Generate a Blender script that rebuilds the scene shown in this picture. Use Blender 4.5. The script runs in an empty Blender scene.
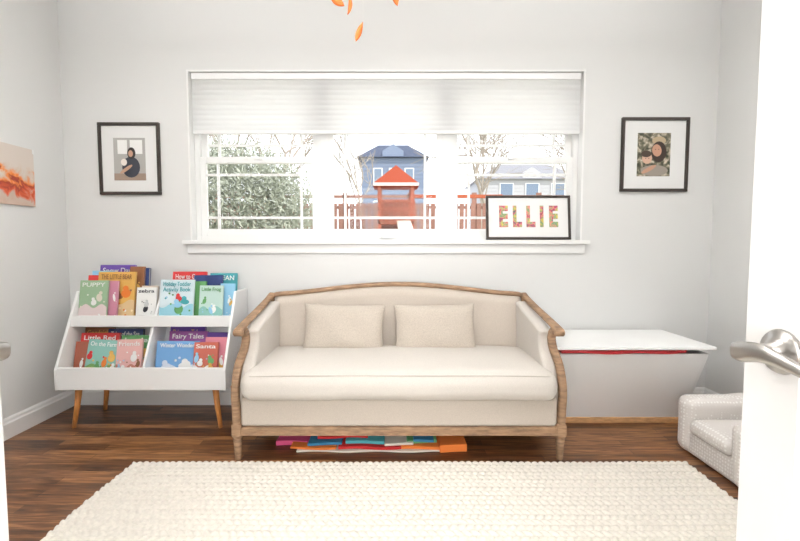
import bpy, bmesh, math, random
import numpy as np
from mathutils import Vector, Matrix
random.seed(7)
scene = bpy.context.scene
COL = scene.collection

# ------------------------------------------------------------------ materials
def mat(name, col, rough=0.6, metal=0.0, noise=None, bump=None, spec=None, sheen=0):
    m = bpy.data.materials.new(name); m.use_nodes = True
    nt = m.node_tree; b = nt.nodes['Principled BSDF']
    b.inputs['Base Color'].default_value = (*col, 1)
    b.inputs['Roughness'].default_value = rough
    b.inputs['Metallic'].default_value = metal
    if spec is not None: b.inputs['Specular IOR Level'].default_value = spec
    if sheen: b.inputs['Sheen Weight'].default_value = sheen
    if noise or bump:
        tc = nt.nodes.new('ShaderNodeTexCoord')
    if noise:
        sc, amt = noise[0], noise[1]
        mp = nt.nodes.new('ShaderNodeMapping'); mp.inputs['Scale'].default_value = noise[2] if len(noise) > 2 else (1, 1, 1)
        n = nt.nodes.new('ShaderNodeTexNoise'); n.inputs['Scale'].default_value = sc; n.inputs['Detail'].default_value = 6
        r = nt.nodes.new('ShaderNodeValToRGB')
        r.color_ramp.elements[0].position = .3; r.color_ramp.elements[1].position = .7
        r.color_ramp.elements[0].color = (*[c*(1-amt) for c in col], 1)
        r.color_ramp.elements[1].color = (*[min(1, c*(1+amt)) for c in col], 1)
        nt.links.new(tc.outputs['Object'], mp.inputs[0]); nt.links.new(mp.outputs[0], n.inputs['Vector'])
        nt.links.new(n.outputs['Fac'], r.inputs[0]); nt.links.new(r.outputs[0], b.inputs['Base Color'])
    if bump:
        n2 = nt.nodes.new('ShaderNodeTexNoise'); n2.inputs['Scale'].default_value = bump[0]; n2.inputs['Detail'].default_value = 4
        bp = nt.nodes.new('ShaderNodeBump'); bp.inputs['Strength'].default_value = bump[1]; bp.inputs['Distance'].default_value = .002
        nt.links.new(tc.outputs['Object'], n2.inputs['Vector']); nt.links.new(n2.outputs['Fac'], bp.inputs['Height'])
        nt.links.new(bp.outputs[0], b.inputs['Normal'])
    return m

M = {}
M['wall'] = mat('wall_paint', (.745, .745, .735), .9, bump=(300, .05))
M['ceil'] = mat('ceiling_paint', (.90, .90, .89), .9)
M['trim'] = mat('trim_white', (.86, .86, .85), .45)
M['white'] = mat('white_lacquer', (.90, .90, .895), .4)
M['whitebox'] = mat('white_lacquer_chest', (.95, .95, .945), .6, spec=.25)
M['linen'] = mat('linen_beige', (.53, .465, .40), .95, noise=(260, .10), bump=(700, .4), sheen=.08)
M['linen2'] = mat('linen_pillow', (.49, .43, .365), .95, noise=(180, .14), bump=(400, .6), sheen=.08)
M['linenw'] = mat('linen_seat', (.60, .555, .505), .95, noise=(260, .07), bump=(700, .4), sheen=.08)
M['oak'] = mat('weathered_oak', (.29, .175, .10), .6, noise=(14, .38, (1, 1, 5)), bump=(90, .3))
M['legwood'] = mat('honey_wood', (.60, .25, .07), .45, noise=(20, .2, (4, 4, 1)))
M['basewood'] = mat('light_wood', (.62, .36, .17), .5, noise=(20, .2, (1, 4, 4)))
M['nickel'] = mat('brushed_nickel', (.42, .40, .38), .28, 1.0)
M['black'] = mat('black_frame', (.035, .025, .02), .4)
M['matw'] = mat('mat_board', (.82, .82, .81), .8)
M['orange'] = mat('orange_felt', (.80, .20, .04), .7)
M['steel'] = mat('wire', (.5, .5, .5), .4, .8)
M['wool'] = mat('cream_wool', (.71, .67, .60), .95, noise=(60, .08), bump=(350, .3))

def colmat(name, c, r=.5): return mat(name, c, r)

def floor_mat():
    m = bpy.data.materials.new('oak_strip_floor'); m.use_nodes = True
    nt = m.node_tree; b = nt.nodes['Principled BSDF']; L = nt.links
    tc = nt.nodes.new('ShaderNodeTexCoord')
    br = nt.nodes.new('ShaderNodeTexBrick')
    br.offset = .37; br.inputs['Scale'].default_value = 1
    br.inputs['Brick Width'].default_value = .85; br.inputs['Row Height'].default_value = .06
    br.inputs['Mortar Size'].default_value = .0014; br.inputs['Mortar Smooth'].default_value = .3
    br.inputs['Color1'].default_value = (.0, .0, .0, 1); br.inputs['Color2'].default_value = (1, 1, 1, 1)
    br.inputs['Mortar'].default_value = (0, 0, 0, 1); br.inputs['Bias'].default_value = 0
    L.new(tc.outputs['Object'], br.inputs['Vector'])
    mp = nt.nodes.new('ShaderNodeMapping'); mp.inputs['Scale'].default_value = (1.6, 20, 1)
    n = nt.nodes.new('ShaderNodeTexNoise'); n.inputs['Scale'].default_value = 2.2; n.inputs['Detail'].default_value = 8
    n.inputs['Distortion'].default_value = 1.5
    L.new(tc.outputs['Object'], mp.inputs[0]); L.new(mp.outputs[0], n.inputs['Vector'])
    mul = nt.nodes.new('ShaderNodeMath'); mul.operation = 'MULTIPLY_ADD'; mul.inputs[1].default_value = .5
    L.new(br.outputs['Color'], mul.inputs[0])
    sub = nt.nodes.new('ShaderNodeMath'); sub.operation = 'MULTIPLY_ADD'; sub.inputs[1].default_value = 1.8; sub.inputs[2].default_value = -.72
    L.new(n.outputs['Fac'], sub.inputs[0]); L.new(sub.outputs[0], mul.inputs[2])
    r = nt.nodes.new('ShaderNodeValToRGB'); cr = r.color_ramp
    cr.elements[0].position = .05; cr.elements[0].color = (.045, .015, .006, 1)
    cr.elements[1].position = .95; cr.elements[1].color = (.38, .18, .07, 1)
    e = cr.elements.new(.45); e.color = (.15, .058, .021, 1)
    L.new(mul.outputs[0], r.inputs[0])
    mx = nt.nodes.new('ShaderNodeMix'); mx.data_type = 'RGBA'
    L.new(br.outputs['Fac'], mx.inputs[0]); L.new(r.outputs[0], mx.inputs[6]); mx.inputs[7].default_value = (.02, .009, .005, 1)
    L.new(mx.outputs[2], b.inputs['Base Color'])
    b.inputs['Roughness'].default_value = .32
    bp = nt.nodes.new('ShaderNodeBump'); bp.inputs['Strength'].default_value = .25; bp.inputs['Distance'].default_value = .001; bp.invert = True
    L.new(br.outputs['Fac'], bp.inputs['Height']); L.new(bp.outputs[0], b.inputs['Normal'])
    return m

def glass_mat():
    m = bpy.data.materials.new('window_glass'); m.use_nodes = True
    nt = m.node_tree; nt.nodes.remove(nt.nodes['Principled BSDF'])
    t = nt.nodes.new('ShaderNodeBsdfTransparent'); g = nt.nodes.new('ShaderNodeBsdfGlossy'); g.inputs['Roughness'].default_value = .02
    mx = nt.nodes.new('ShaderNodeMixShader'); mx.inputs[0].default_value = .006
    nt.links.new(t.outputs[0], mx.inputs[1]); nt.links.new(g.outputs[0], mx.inputs[2])
    nt.links.new(mx.outputs[0], nt.nodes['Material Output'].inputs[0]); return m

def shade_mat():
    m = bpy.data.materials.new('cellular_shade_fabric'); m.use_nodes = True
    nt = m.node_tree; nt.nodes.remove(nt.nodes['Principled BSDF'])
    t = nt.nodes.new('ShaderNodeBsdfTranslucent'); t.inputs[0].default_value = (.88, .88, .88, 1)
    d = nt.nodes.new('ShaderNodeBsdfDiffuse'); d.inputs[0].default_value = (.92, .92, .92, 1)
    mx = nt.nodes.new('ShaderNodeMixShader'); mx.inputs[0].default_value = .40
    nt.links.new(t.outputs[0], mx.inputs[1]); nt.links.new(d.outputs[0], mx.inputs[2])
    nt.links.new(mx.outputs[0], nt.nodes['Material Output'].inputs[0]); return m

def ramp_mat(name, stops, scale=6, rough=.7, stretch=(1, 1, 1), dist=0.5, detail=3):
    m = bpy.data.materials.new(name); m.use_nodes = True
    nt = m.node_tree; b = nt.nodes['Principled BSDF']; b.inputs['Roughness'].default_value = rough
    tc = nt.nodes.new('ShaderNodeTexCoord'); mp = nt.nodes.new('ShaderNodeMapping'); mp.inputs['Scale'].default_value = stretch
    n = nt.nodes.new('ShaderNodeTexNoise'); n.inputs['Scale'].default_value = scale; n.inputs['Detail'].default_value = detail; n.inputs['Distortion'].default_value = dist
    r = nt.nodes.new('ShaderNodeValToRGB'); r.color_ramp.interpolation = 'LINEAR'
    cr = r.color_ramp
    cr.elements[0].position = stops[0][0]; cr.elements[0].color = (*stops[0][1], 1)
    cr.elements[1].position = stops[-1][0]; cr.elements[1].color = (*stops[-1][1], 1)
    for p, c in stops[1:-1]:
        e = cr.elements.new(p); e.color = (*c, 1)
    nt.links.new(tc.outputs['Object'], mp.inputs[0]); nt.links.new(mp.outputs[0], n.inputs['Vector'])
    nt.links.new(n.outputs['Fac'], r.inputs[0]); nt.links.new(r.outputs[0], b.inputs['Base Color'])
    return m

# ------------------------------------------------------------------ geometry helpers
def group(name):
    e = bpy.data.objects.new(name, None); e.empty_display_size = .1; COL.objects.link(e); return e

def mk(name, verts, faces, material, parent=None, smooth=False, mx=None):
    me = bpy.data.meshes.new(name); me.from_pydata([tuple(v) for v in verts], [], faces); me.validate(); me.update()
    bm = bmesh.new(); bm.from_mesh(me); bmesh.ops.recalc_face_normals(bm, faces=bm.faces); bm.to_mesh(me); bm.free()
    if material: me.materials.append(material)
    if smooth:
        for p in me.polygons: p.use_smooth = True
    ob = bpy.data.objects.new(name, me); COL.objects.link(ob)
    if mx is not None: ob.matrix_world = mx
    if parent: ob.parent = parent
    return ob

def box(name, x0, x1, y0, y1, z0, z1, material, parent=None, bevel=0, mx=None, seg=2):
    bm = bmesh.new()
    bmesh.ops.create_cube(bm, size=1)
    for v in bm.verts:
        v.co = Vector(((x0+x1)/2+v.co.x*(x1-x0), (y0+y1)/2+v.co.y*(y1-y0), (z0+z1)/2+v.co.z*(z1-z0)))
    if bevel: bmesh.ops.bevel(bm, geom=bm.edges[:], offset=bevel, segments=seg, affect='EDGES', profile=.5)
    me = bpy.data.meshes.new(name); bm.to_mesh(me); bm.free(); me.materials.append(material)
    ob = bpy.data.objects.new(name, me); COL.objects.link(ob)
    if mx is not None: ob.matrix_world = mx
    if parent: ob.parent = parent
    return ob

def boxes(name, lst, material, parent=None, bevel=0):
    bm = bmesh.new()
    for (x0, x1, y0, y1, z0, z1) in lst:
        r = bmesh.ops.create_cube(bm, size=1)
        for v in r['verts']:
            v.co = Vector(((x0+x1)/2+v.co.x*(x1-x0), (y0+y1)/2+v.co.y*(y1-y0), (z0+z1)/2+v.co.z*(z1-z0)))
    if bevel: bmesh.ops.bevel(bm, geom=bm.edges[:], offset=bevel, segments=2, affect='EDGES')
    me = bpy.data.meshes.new(name); bm.to_mesh(me); bm.free(); me.materials.append(material)
    ob = bpy.data.objects.new(name, me); COL.objects.link(ob)
    if parent: ob.parent = parent
    return ob

def rbox(name, c, dims, r, material, parent=None, crown=0, n=(24, 12, 6), mx=None, fn=None):
    H = [d/2 for d in dims]; r = min(r, *[h*.999 for h in H])
    axes = []
    for a in range(3):
        h = H[a]; k = 5
        mid = [(-h+r) + (2*h-2*r)*i/n[a] for i in range(n[a]+1)]
        l = [-h + r*i/k for i in range(k)] + mid + [h - r + r*(i+1)/k for i in range(k)]
        axes.append(l)
    nx, ny, nz = [len(a)-1 for a in axes]
    idx = {}; verts = []
    def V(i, j, k):
        key = (i, j, k)
        if key in idx: return idx[key]
        p = Vector((axes[0][i], axes[1][j], axes[2][k]))
        q = Vector([max(-(H[a]-r), min(H[a]-r, p[a])) for a in range(3)])
        d = p-q
        if d.length > 1e-9: p = q + d.normalized()*r
        if crown and p.z > 0:
            p.z += crown*(1-(p.x/H[0])**4)*(1-abs(p.y/H[1])**2.5)
        if fn: p = fn(p)
        verts.append(p+Vector(c)); idx[key] = len(verts)-1; return idx[key]
    f = []
    for i in range(nx):
        for j in range(ny):
            for k in (0, nz): f.append((V(i, j, k), V(i+1, j, k), V(i+1, j+1, k), V(i, j+1, k)))
    for i in range(nx):
        for k in range(nz):
            for j in (0, ny): f.append((V(i, j, k), V(i+1, j, k), V(i+1, j, k+1), V(i, j, k+1)))
    for j in range(ny):
        for k in range(nz):
            for i in (0, nx): f.append((V(i, j, k), V(i, j+1, k), V(i, j+1, k+1), V(i, j, k+1)))
    return mk(name, verts, f, material, parent, True, mx)

def cr(pts, sub=8):
    pts = [Vector(p) for p in pts]; out = []
    P = [pts[0]*2-pts[1]] + pts + [pts[-1]*2-pts[-2]]
    for i in range(1, len(P)-2):
        for s in range(sub):
            t = s/sub; a, b, c, d = P[i-1], P[i], P[i+1], P[i+2]
            out.append(.5*((2*b)+(-a+c)*t+(2*a-5*b+4*c-d)*t*t+(-a+3*b-3*c+d)*t*t*t))
    out.append(pts[-1]); return out

def sweep(name, path, side, a, b, material, parent=None, sec=14, sq=.6, closed=False, mx=None):
    side = Vector(side).normalized(); n = len(path); verts = []; faces = []
    for i, p in enumerate(path):
        if closed: t = path[(i+1) % n]-path[i-1]
        else: t = path[min(i+1, n-1)]-path[max(i-1, 0)]
        t.normalize(); s = (side - t*side.dot(t)).normalized(); nn = t.cross(s).normalized()
        aa = a(i/(n-1)) if callable(a) else a; bb = b(i/(n-1)) if callable(b) else b
        for k in range(sec):
            th = 2*math.pi*k/sec; c, sn = math.cos(th), math.sin(th)
            verts.append(Vector(p) + s*aa*math.copysign(abs(c)**sq, c) + nn*bb*math.copysign(abs(sn)**sq, sn))
    m = n if closed else n-1
    for i in range(m):
        for k in range(sec):
            i2 = (i+1) % n
            faces.append((i*sec+k, i*sec+(k+1) % sec, i2*sec+(k+1) % sec, i2*sec+k))
    if not closed:
        faces.append(tuple(range(sec))); faces.append(tuple((n-1)*sec+k for k in range(sec)))
    return mk(name, verts, faces, material, parent, True, mx)

def lathe(name, prof, c, material, parent=None, seg=24, axis=(0, 0, 1), tilt=None):
    verts = []; faces = []
    R = Vector((0, 0, 1)).rotation_difference(Vector(axis).normalized()).to_matrix()
    for (r, z) in prof:
        for k in range(seg):
            th = 2*math.pi*k/seg
            verts.append(R @ Vector((r*math.cos(th), r*math.sin(th), z)) + Vector(c))
    for i in range(len(prof)-1):
        for k in range(seg):
            faces.append((i*seg+k, i*seg+(k+1) % seg, (i+1)*seg+(k+1) % seg, (i+1)*seg+k))
    faces.append(tuple(range(seg))); faces.append(tuple((len(prof)-1)*seg+k for k in range(seg)))
    ob = mk(name, verts, faces, material, parent, True)
    return ob

def extrude_poly(name, pts, off, material, parent=None, bevel=0, smooth=False):
    off = Vector(off); n = len(pts)
    bm = bmesh.new()
    v1 = [bm.verts.new(Vector(p)) for p in pts]; v2 = [bm.verts.new(Vector(p)+off) for p in pts]
    bm.faces.new(v1); bm.faces.new(v2[::-1])
    for i in range(n): bm.faces.new((v1[i], v2[i], v2[(i+1) % n], v1[(i+1) % n]))
    bmesh.ops.recalc_face_normals(bm, faces=bm.faces)
    if bevel:
        es = [e for e in bm.edges if (len(e.link_faces) == 2 and e.calc_face_angle(0) > .6)]
        bmesh.ops.bevel(bm, geom=es, offset=bevel, segments=3, affect='EDGES', profile=.5)
    me = bpy.data.meshes.new(name); bm.to_mesh(me); bm.free(); me.materials.append(material)
    if smooth:
        for p in me.polygons: p.use_smooth = True
    ob = bpy.data.objects.new(name, me); COL.objects.link(ob)
    if parent: ob.parent = parent
    return ob

def text(name, s, size, material, parent, mx, extrude=.0004, offset=0, fitw=None):
    cu = bpy.data.curves.new(name, 'FONT'); cu.body = s; cu.size = size; cu.extrude = extrude; cu.offset = offset
    cu.align_x = 'CENTER'; cu.align_y = 'CENTER'
    t = bpy.data.objects.new('tmp', cu); COL.objects.link(t)
    bpy.context.view_layer.update()
    dg = bpy.context.evaluated_depsgraph_get()
    me = bpy.data.meshes.new_from_object(t.evaluated_get(dg))
    bpy.data.objects.remove(t); me.materials.clear(); me.materials.append(material)
    if fitw:
        w = max(v.co.x for v in me.vertices)-min(v.co.x for v in me.vertices)
        for v in me.vertices: v.co.x *= fitw/w
    ob = bpy.data.objects.new(name, me); COL.objects.link(ob); ob.matrix_world = mx; ob.parent = parent
    return ob

FACE = Matrix(((1, 0, 0, 0), (0, 0, -1, 0), (0, 1, 0, 0), (0, 0, 0, 1)))

def disc(name, cx, cz, rx, rz, y, material, parent, mx=None, n=20, rot=0, th=.0006):
    pts = []
    for k in range(n):
        a = 2*math.pi*k/n; px, pz = rx*math.cos(a), rz*math.sin(a)
        pts.append((cx+px*math.cos(rot)-pz*math.sin(rot), y, cz+px*math.sin(rot)+pz*math.cos(rot)))
    verts = pts + [(p[0], p[1]+th, p[2]) for p in pts]
    f = [tuple(range(n)), tuple(range(2*n-1, n-1, -1))] + [(i, (i+1) % n, n+(i+1) % n, n+i) for i in range(n)]
    return mk(name, verts, f, material, parent, False, mx)

# ------------------------------------------------------------------ room shell
XL, XR, YB, ZC = -2.40, 2.35, 3.18, 3.0
WX0, WX1, WZ0, WZ1 = -1.49, 1.39, 1.235, 2.46
T = .16
boxes('wall_back', [(XL-.15, WX0, YB, YB+T, 0, ZC), (WX1, XR+.15, YB, YB+T, 0, ZC),
                    (WX0, WX1, YB, YB+T, 0, WZ0), (WX0, WX1, YB, YB+T, WZ1, ZC)], M['wall'])
box('wall_left', XL-.15, XL, -.05, YB, 0, ZC, M['wall'])
box('wall_right', XR, XR+.15, -.05, YB, 0, ZC, M['wall'])
DX0, DX1 = -.70, .63
boxes('wall_front', [(XL-.15, DX0, -.15, -.05, 0, ZC), (DX1, XR+.15, -.15, -.05, 0, ZC), (DX0, DX1, -.15, -.05, 2.08, ZC)], M['wall'])
box('floor', XL-.15, XR+.15, -2.6, YB+.1, -.1, 0, floor_mat())
box('ceiling', XL-.15, XR+.15, -2.6, YB+T, ZC, ZC+.15, M['ceil'])
HW = (-1.1, 1.1, .4, 2.5)  # opening for the added hall window
boxes('wall_hall', [(-1.55, -1.4, -2.5, -.15, 0, ZC), (1.4, 1.55, -2.5, -.15, 0, ZC),
                    (-1.55, HW[0], -2.6, -2.5, 0, ZC), (HW[1], 1.55, -2.6, -2.5, 0, ZC), (HW[0], HW[1], -2.6, -2.5, 0, HW[2]), (HW[0], HW[1], -2.6, -2.5, HW[3], ZC)], M['wall'])

def baseboard(name, p0, p1, nrm):
    p0, p1, nrm = Vector(p0), Vector(p1), Vector(nrm)
    prof = [(0, 0), (.018, 0), (.018, .095), (.013, .105), (.011, .118), (.005, .128), (0, .13)]
    a = [p0+nrm*d+Vector((0, 0, z)) for d, z in prof]
    extrude_poly(name, a, p1-p0, M['trim'])
baseboard('baseboard_back', (XL, YB, 0), (XR, YB, 0), (0, -1, 0))
baseboard('baseboard_left', (XL, -.05, 0), (XL, YB, 0), (1, 0, 0))
baseboard('baseboard_right', (XR, -.05, 0), (XR, YB, 0), (-1, 0, 0))
boxes('trim_1', [(DX0-.08, DX0, -.05, -.03, 0, 2.16), (DX1, DX1+.08, -.05, -.03, 0, 2.16), (DX0, DX1, -.05, -.03, 2.08, 2.16)], M['trim'], bevel=.003)

# ------------------------------------------------------------------ window
win = group('window_1')
TR = M['trim']
e = .012
boxes('jamb_liner', [(WX0, WX0+e, YB-.004, YB+T, WZ0, WZ1), (WX1-e, WX1, YB-.004, YB+T, WZ0, WZ1), (WX0+e, WX1-e, YB-.004, YB+T, WZ1-e, WZ1)], TR, win)
boxes('stool', [(WX0-.045, WX1+.045, YB-.05, YB-.001, WZ0-.03, WZ0), (WX0+.001, WX1-.001, YB, YB+T, WZ0-.02, WZ0+.002)], TR, win, bevel=.004)
box('apron', WX0-.02, WX1+.02, YB-.018, YB-.001, WZ0-.095, WZ0-.031, TR, win, bevel=.003)
Y0 = 3.25
units = [(-1.478, -.525, True), (-.525, .405, False), (.405, 1.378, True)]
zt, zb = WZ1-e, WZ0
MR = 1.835
for i, (a, b, dh) in enumerate(units):
    fr = .035
    boxes(f'frame_{i}', [(a, a+fr, Y0, Y0+.08, zb, zt), (b-fr, b, Y0, Y0+.08, zb, zt), (a+fr, b-fr, Y0, Y0+.08, zb, zb+fr), (a+fr, b-fr, Y0, Y0+.08, zt-fr, zt)], TR, win, bevel=.003)
    A, B = a+fr, b-fr; st = .045; lo, hi = zb+fr, zt-fr
    def sash(nm, x0, x1, z0, z1, y, bot=.05, top=.045):
        boxes(nm, [(x0, x0+st, y, y+.03, z0, z1), (x1-st, x1, y, y+.03, z0, z1), (x0+st, x1-st, y, y+.03, z0, z0+bot), (x0+st, x1-st, y, y+.03, z1-top, z1)], TR, win, bevel=.003)
        gx0, gx1, gz0, gz1 = x0+st, x1-st, z0+bot, z1-top
        m = .009; k = .085
        boxes(nm+'_muntins', [(gx0+k-m, gx0+k+m, y+.008, y+.022, gz0, gz1), (gx1-k-m, gx1-k+m, y+.008, y+.022, gz0, gz1),
                              (gx0, gx1, y+.009, y+.021, gz0+k-m, gz0+k+m), (gx0, gx1, y+.009, y+.021, gz1-k-m, gz1-k+m)], TR, win)
        box(nm+'_glass', gx0-.005, gx1+.005, y+.013, y+.017, gz0-.005, gz1+.005, GL, win)
    GL = M.get('glass') or glass_mat(); M['glass'] = GL
    if dh:
        sash(f'lower_sash_{i}', A, B, lo, MR+.02, Y0+.005)
        sash(f'upper_sash_{i}', A, B, MR-.02, hi, Y0+.04)
        boxes(f'sash_lock_{i}', [((A+B)/2-.03, (A+B)/2+.03, Y0-.01, Y0+.005, MR+.0, MR+.015)], TR, win, bevel=.003)
    else:
        sash(f'fixed_sash_{i}', A, B, lo, hi, Y0+.005)
        boxes('crank_base', [((A+B)/2-.05, (A+B)/2+.05, Y0-.03, Y0+.005, lo-.02, lo+.0)], TR, win, bevel=.004)
        sweep('crank_handle', cr([((A+B)/2-.03, Y0-.035, lo-.01), ((A+B)/2+.05, Y0-.045, lo-.014), ((A+B)/2+.12, Y0-.04, lo-.018)], 6), (0, 0, 1), .005, .006, TR, win)

# added hall window, unseen behind the camera, framing the frontal fill light
w2 = group('added_hall_window')
hx0, hx1, hz0, hz1 = HW
boxes('frame', [(hx0, hx0+.05, -2.58, -2.52, hz0, hz1), (hx1-.05, hx1, -2.58, -2.52, hz0, hz1), (hx0, hx1, -2.58, -2.52, hz0, hz0+.05), (hx0, hx1, -2.58, -2.52, hz1-.05, hz1), (-.025, .025, -2.58, -2.52, hz0, hz1)], TR, w2, bevel=.003)
box('glass', hx0, hx1, -2.553, -2.547, hz0, hz1, GL, w2)

# shade
sh = group('cellular_window_shade')
sx0, sx1, sz0, sz1 = -1.465, 1.365, 2.035, 2.40
box('head_rail', sx0, sx1, 3.192, 3.242, sz1, WZ1-e-.002, M['white'], sh, bevel=.005)
box('bottom_rail', sx0, sx1, 3.198, 3.236, sz0-.022, sz0, M['white'], sh, bevel=.004)
n = 80; v = []; f = []
for i in range(n+1):
    z = sz0+(sz1-sz0)*i/n; o = .0035*abs(math.sin(math.pi*i/8))
    v += [(sx0, 3.206-o, z), (sx1, 3.206-o, z), (sx0, 3.228+o, z), (sx1, 3.228+o, z)]
for i in range(n):
    for k in (0, 2): f.append((4*i+k, 4*i+k+1, 4*i+4+k+1, 4*i+4+k))
mk('shade_cells', v, f, shade_mat(), sh, True)

# ------------------------------------------------------------------ doors
def door(name, x, hinge_y, free_y, side):
    g = group(name); t = .04
    x0, x1 = (x, x+t) if side > 0 else (x-t, x)
    s = .1
    boxes('stiles_rails', [(x0, x1, free_y-s, free_y, .01, 2.05), (x0, x1, hinge_y, hinge_y+s, .01, 2.05),
                           (x0, x1, hinge_y+s, free_y-s, .01, .25), (x0, x1, hinge_y+s, free_y-s, 1.93, 2.05)], M['trim'], g, bevel=.002)
    yy0, yy1 = hinge_y+s, free_y-s
    mz = [.25+(1.93-.25)*k/5 for k in range(1, 5)]
    l = [(x0+.008, x1-.008, yy0, yy1, z-.012, z+.012) for z in mz] + [(x0+.0085, x1-.0085, (yy0+yy1)/2-.012, (yy0+yy1)/2+.012, .25, 1.93)]
    l += [(x0+.004, x1-.004, yy0, yy0+.015, .25, 1.93), (x0+.004, x1-.004, yy1-.015, yy1, .25, 1.93)]
    boxes('muntins', l, M['trim'], g)
    box('glass', (x0+x1)/2-.003, (x0+x1)/2+.003, yy0, yy1, .25, 1.93, M['glass'], g)
    d = -side; hy = free_y-.07; hz = 1.04
    lathe('rosette', [(.0, 0), (.033, 0), (.034, .004), (.031, .009), (.022, .012), (.018, .016), (.013, .02), (.012, .045), (.014, .055), (.013, .066), (.0, .068)], (x, hy, hz), M['nickel'], g, axis=(d, 0, 0))
    px = x+d*.058
    path = cr([(px, hy+.016, hz-.002), (px+d*.003, hy, hz), (px+d*.005, hy-.03, hz+.006), (px+d*.002, hy-.06, hz+.003), (px-d*.006, hy-.09, hz-.006), (px-d*.012, hy-.108, hz-.008)], 7)
    sweep('lever', path, (0, 0, 1), lambda t: .013-.003*t+.003*math.sin(t*6), .008, M['nickel'], g, sq=.8)
    boxes('hinges', [(x0-.004 if side < 0 else x1-.001, x0+.001 if side < 0 else x1+.004, hinge_y-.006, hinge_y+.03, z, z+.09) for z in (.2, 1.0, 1.8)], M['nickel'], g)
    return g
door('door_1', .585, .05, .707, 1)
door('door_2', -.655, .05, .707, -1)

# ------------------------------------------------------------------ sofa
sf = group('camelback_settee')
cx = .033; W = .925; F = 2.315; OK = M['oak']
for s in (-1, 1):
    xo = cx+s*(W-.025)
    post = cr([(xo, 2.345, .15), (xo+s*.003, 2.338, .28), (xo+s*.006, 2.338, .40), (xo, 2.375, .52), (xo-s*.014, 2.44, .61), (xo-s*.016, 2.46, .675), (xo-s*.010, 2.43, .715)], 8)
    sweep('front_post', post, (1, 0, 0), .021, lambda t: .026-.004*math.sin(t*math.pi), OK, sf, sq=.55)
    arm = cr([(xo-s*.006, 2.365, .718), (xo-s*.006, 2.42, .733), (xo-s*.004, 2.6, .762), (xo-s*.006, 2.8, .798), (xo-s*.012, 2.94, .832), (xo-s*.018, 3.0, .855)], 8)
    sweep('arm_rail', arm, (1, 0, 0), lambda t: .027-.006*t, lambda t: .015 if t > .05 else .018, OK, sf, sq=.7)
    lathe('arm_scroll', [(0, -.026), (.016, -.026), (.021, -.021), (.021, .021), (.016, .026), (0, .026)], (xo-s*.006, 2.372, .712), OK, sf, axis=(1, 0, 0))
    prof = [(2.36, .36), (2.37, .44), (2.40, .52), (2.46, .60), (2.475, .66), (2.46, .705), (2.6, .738), (2.8, .775), (2.97, .815), (2.97, .36)]
    prof2 = [Vector(p) for p in cr([(0, a, b) for a, b in prof[:6]], 5)] + [Vector((0, a, b)) for a, b in prof[6:]]
    xi = cx+s*(W-.11)
    extrude_poly('arm_upholstery', [(xi, p.y, p.z) for p in prof2], (s*.08, 0, 0), M['linenw'], sf, bevel=.018, smooth=False)
    box('side_rail', min(cx+s*W, cx+s*(W-.04)), max(cx+s*W, cx+s*(W-.04)), 2.36, 3.0, .145, .195, OK, sf, bevel=.004)
    box('side_apron', min(cx+s*(W-.006), cx+s*(W-.05)), max(cx+s*(W-.006), cx+s*(W-.05)), 2.36, 3.0, .195, .40, M['linen'], sf, bevel=.004)
    lathe('front_leg', [(0, 0), (.015, 0), (.018, .01), (.021, .08), (.026, .118), (.022, .122), (.022, .128), (.029, .133), (.029, .15), (0, .15)], (xo, 2.343, 0), OK, sf)
    sweep('back_leg', [Vector((xo, 3.05, 0)), Vector((xo, 3.02, .08)), Vector((xo, 3.0, .2)), Vector((xo, 3.0, .5))], (1, 0, 0), lambda t: .016+.006*t, .02, OK, sf)
    box('corner_block', xo-.027, xo+.027, 2.317, 2.372, .143, .21, OK, sf, bevel=.004)
box('front_rail', cx-W+.05, cx+W-.05, F+.005, F+.045, .147, .192, OK, sf, bevel=.006)
box('front_rail_bead', cx-W+.05, cx+W-.05, F-.001, F+.02, .147, .158, OK, sf, bevel=.004)
box('back_rail', cx-W+.04, cx+W-.04, 2.98, 3.02, .147, .25, OK, sf, bevel=.004)
rbox('seat_deck', (cx, 2.655, .27), (2*(W-.045), .65, .16), .02, M['linen'], sf, n=(10, 6, 3))
def cush(p):
    fr = max(0, -p.y/.33)
    bul = .02*(1-(p.x/.88)**2)*fr**4*(1-(p.z/.11)**2)
    return Vector((p.x, p.y-bul, p.z+.003*math.sin(p.x*9)*math.cos(p.y*7)-.006*fr**3*abs(p.x/.87)**3))
rbox('seat_cushion', (cx, 2.605, .4285), (1.735, .67, .158), .062, M['linenw'], sf, crown=.038, n=(40, 16, 4), fn=cush)
for zz, oo in ((.372, .0), (.488, .004)):
    pts = []
    hx, y0, y1, r = .850, 2.292, 2.92, .05
    for i in range(61):
        x = -hx+r + (2*hx-2*r)*i/60
        pts.append(Vector((cx+x, y0-.010*(1-(x/.87)**2)-oo, zz+(.010*(1-(x/.87)**4) if zz > .4 else 0))))
    pts = [Vector((cx-hx, y0+.12, zz)), Vector((cx-hx, y0+r, zz)), Vector((cx-hx+r*.3, y0+r*.3, zz))] + pts + [Vector((cx+hx-r*.3, y0+r*.3, zz)), Vector((cx+hx, y0+r, zz)), Vector((cx+hx, y0+.12, zz))]
    sweep('cushion_piping', pts, (0, 0, 1), .005, .005, M['linenw'], sf, sec=8, sq=1)

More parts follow.
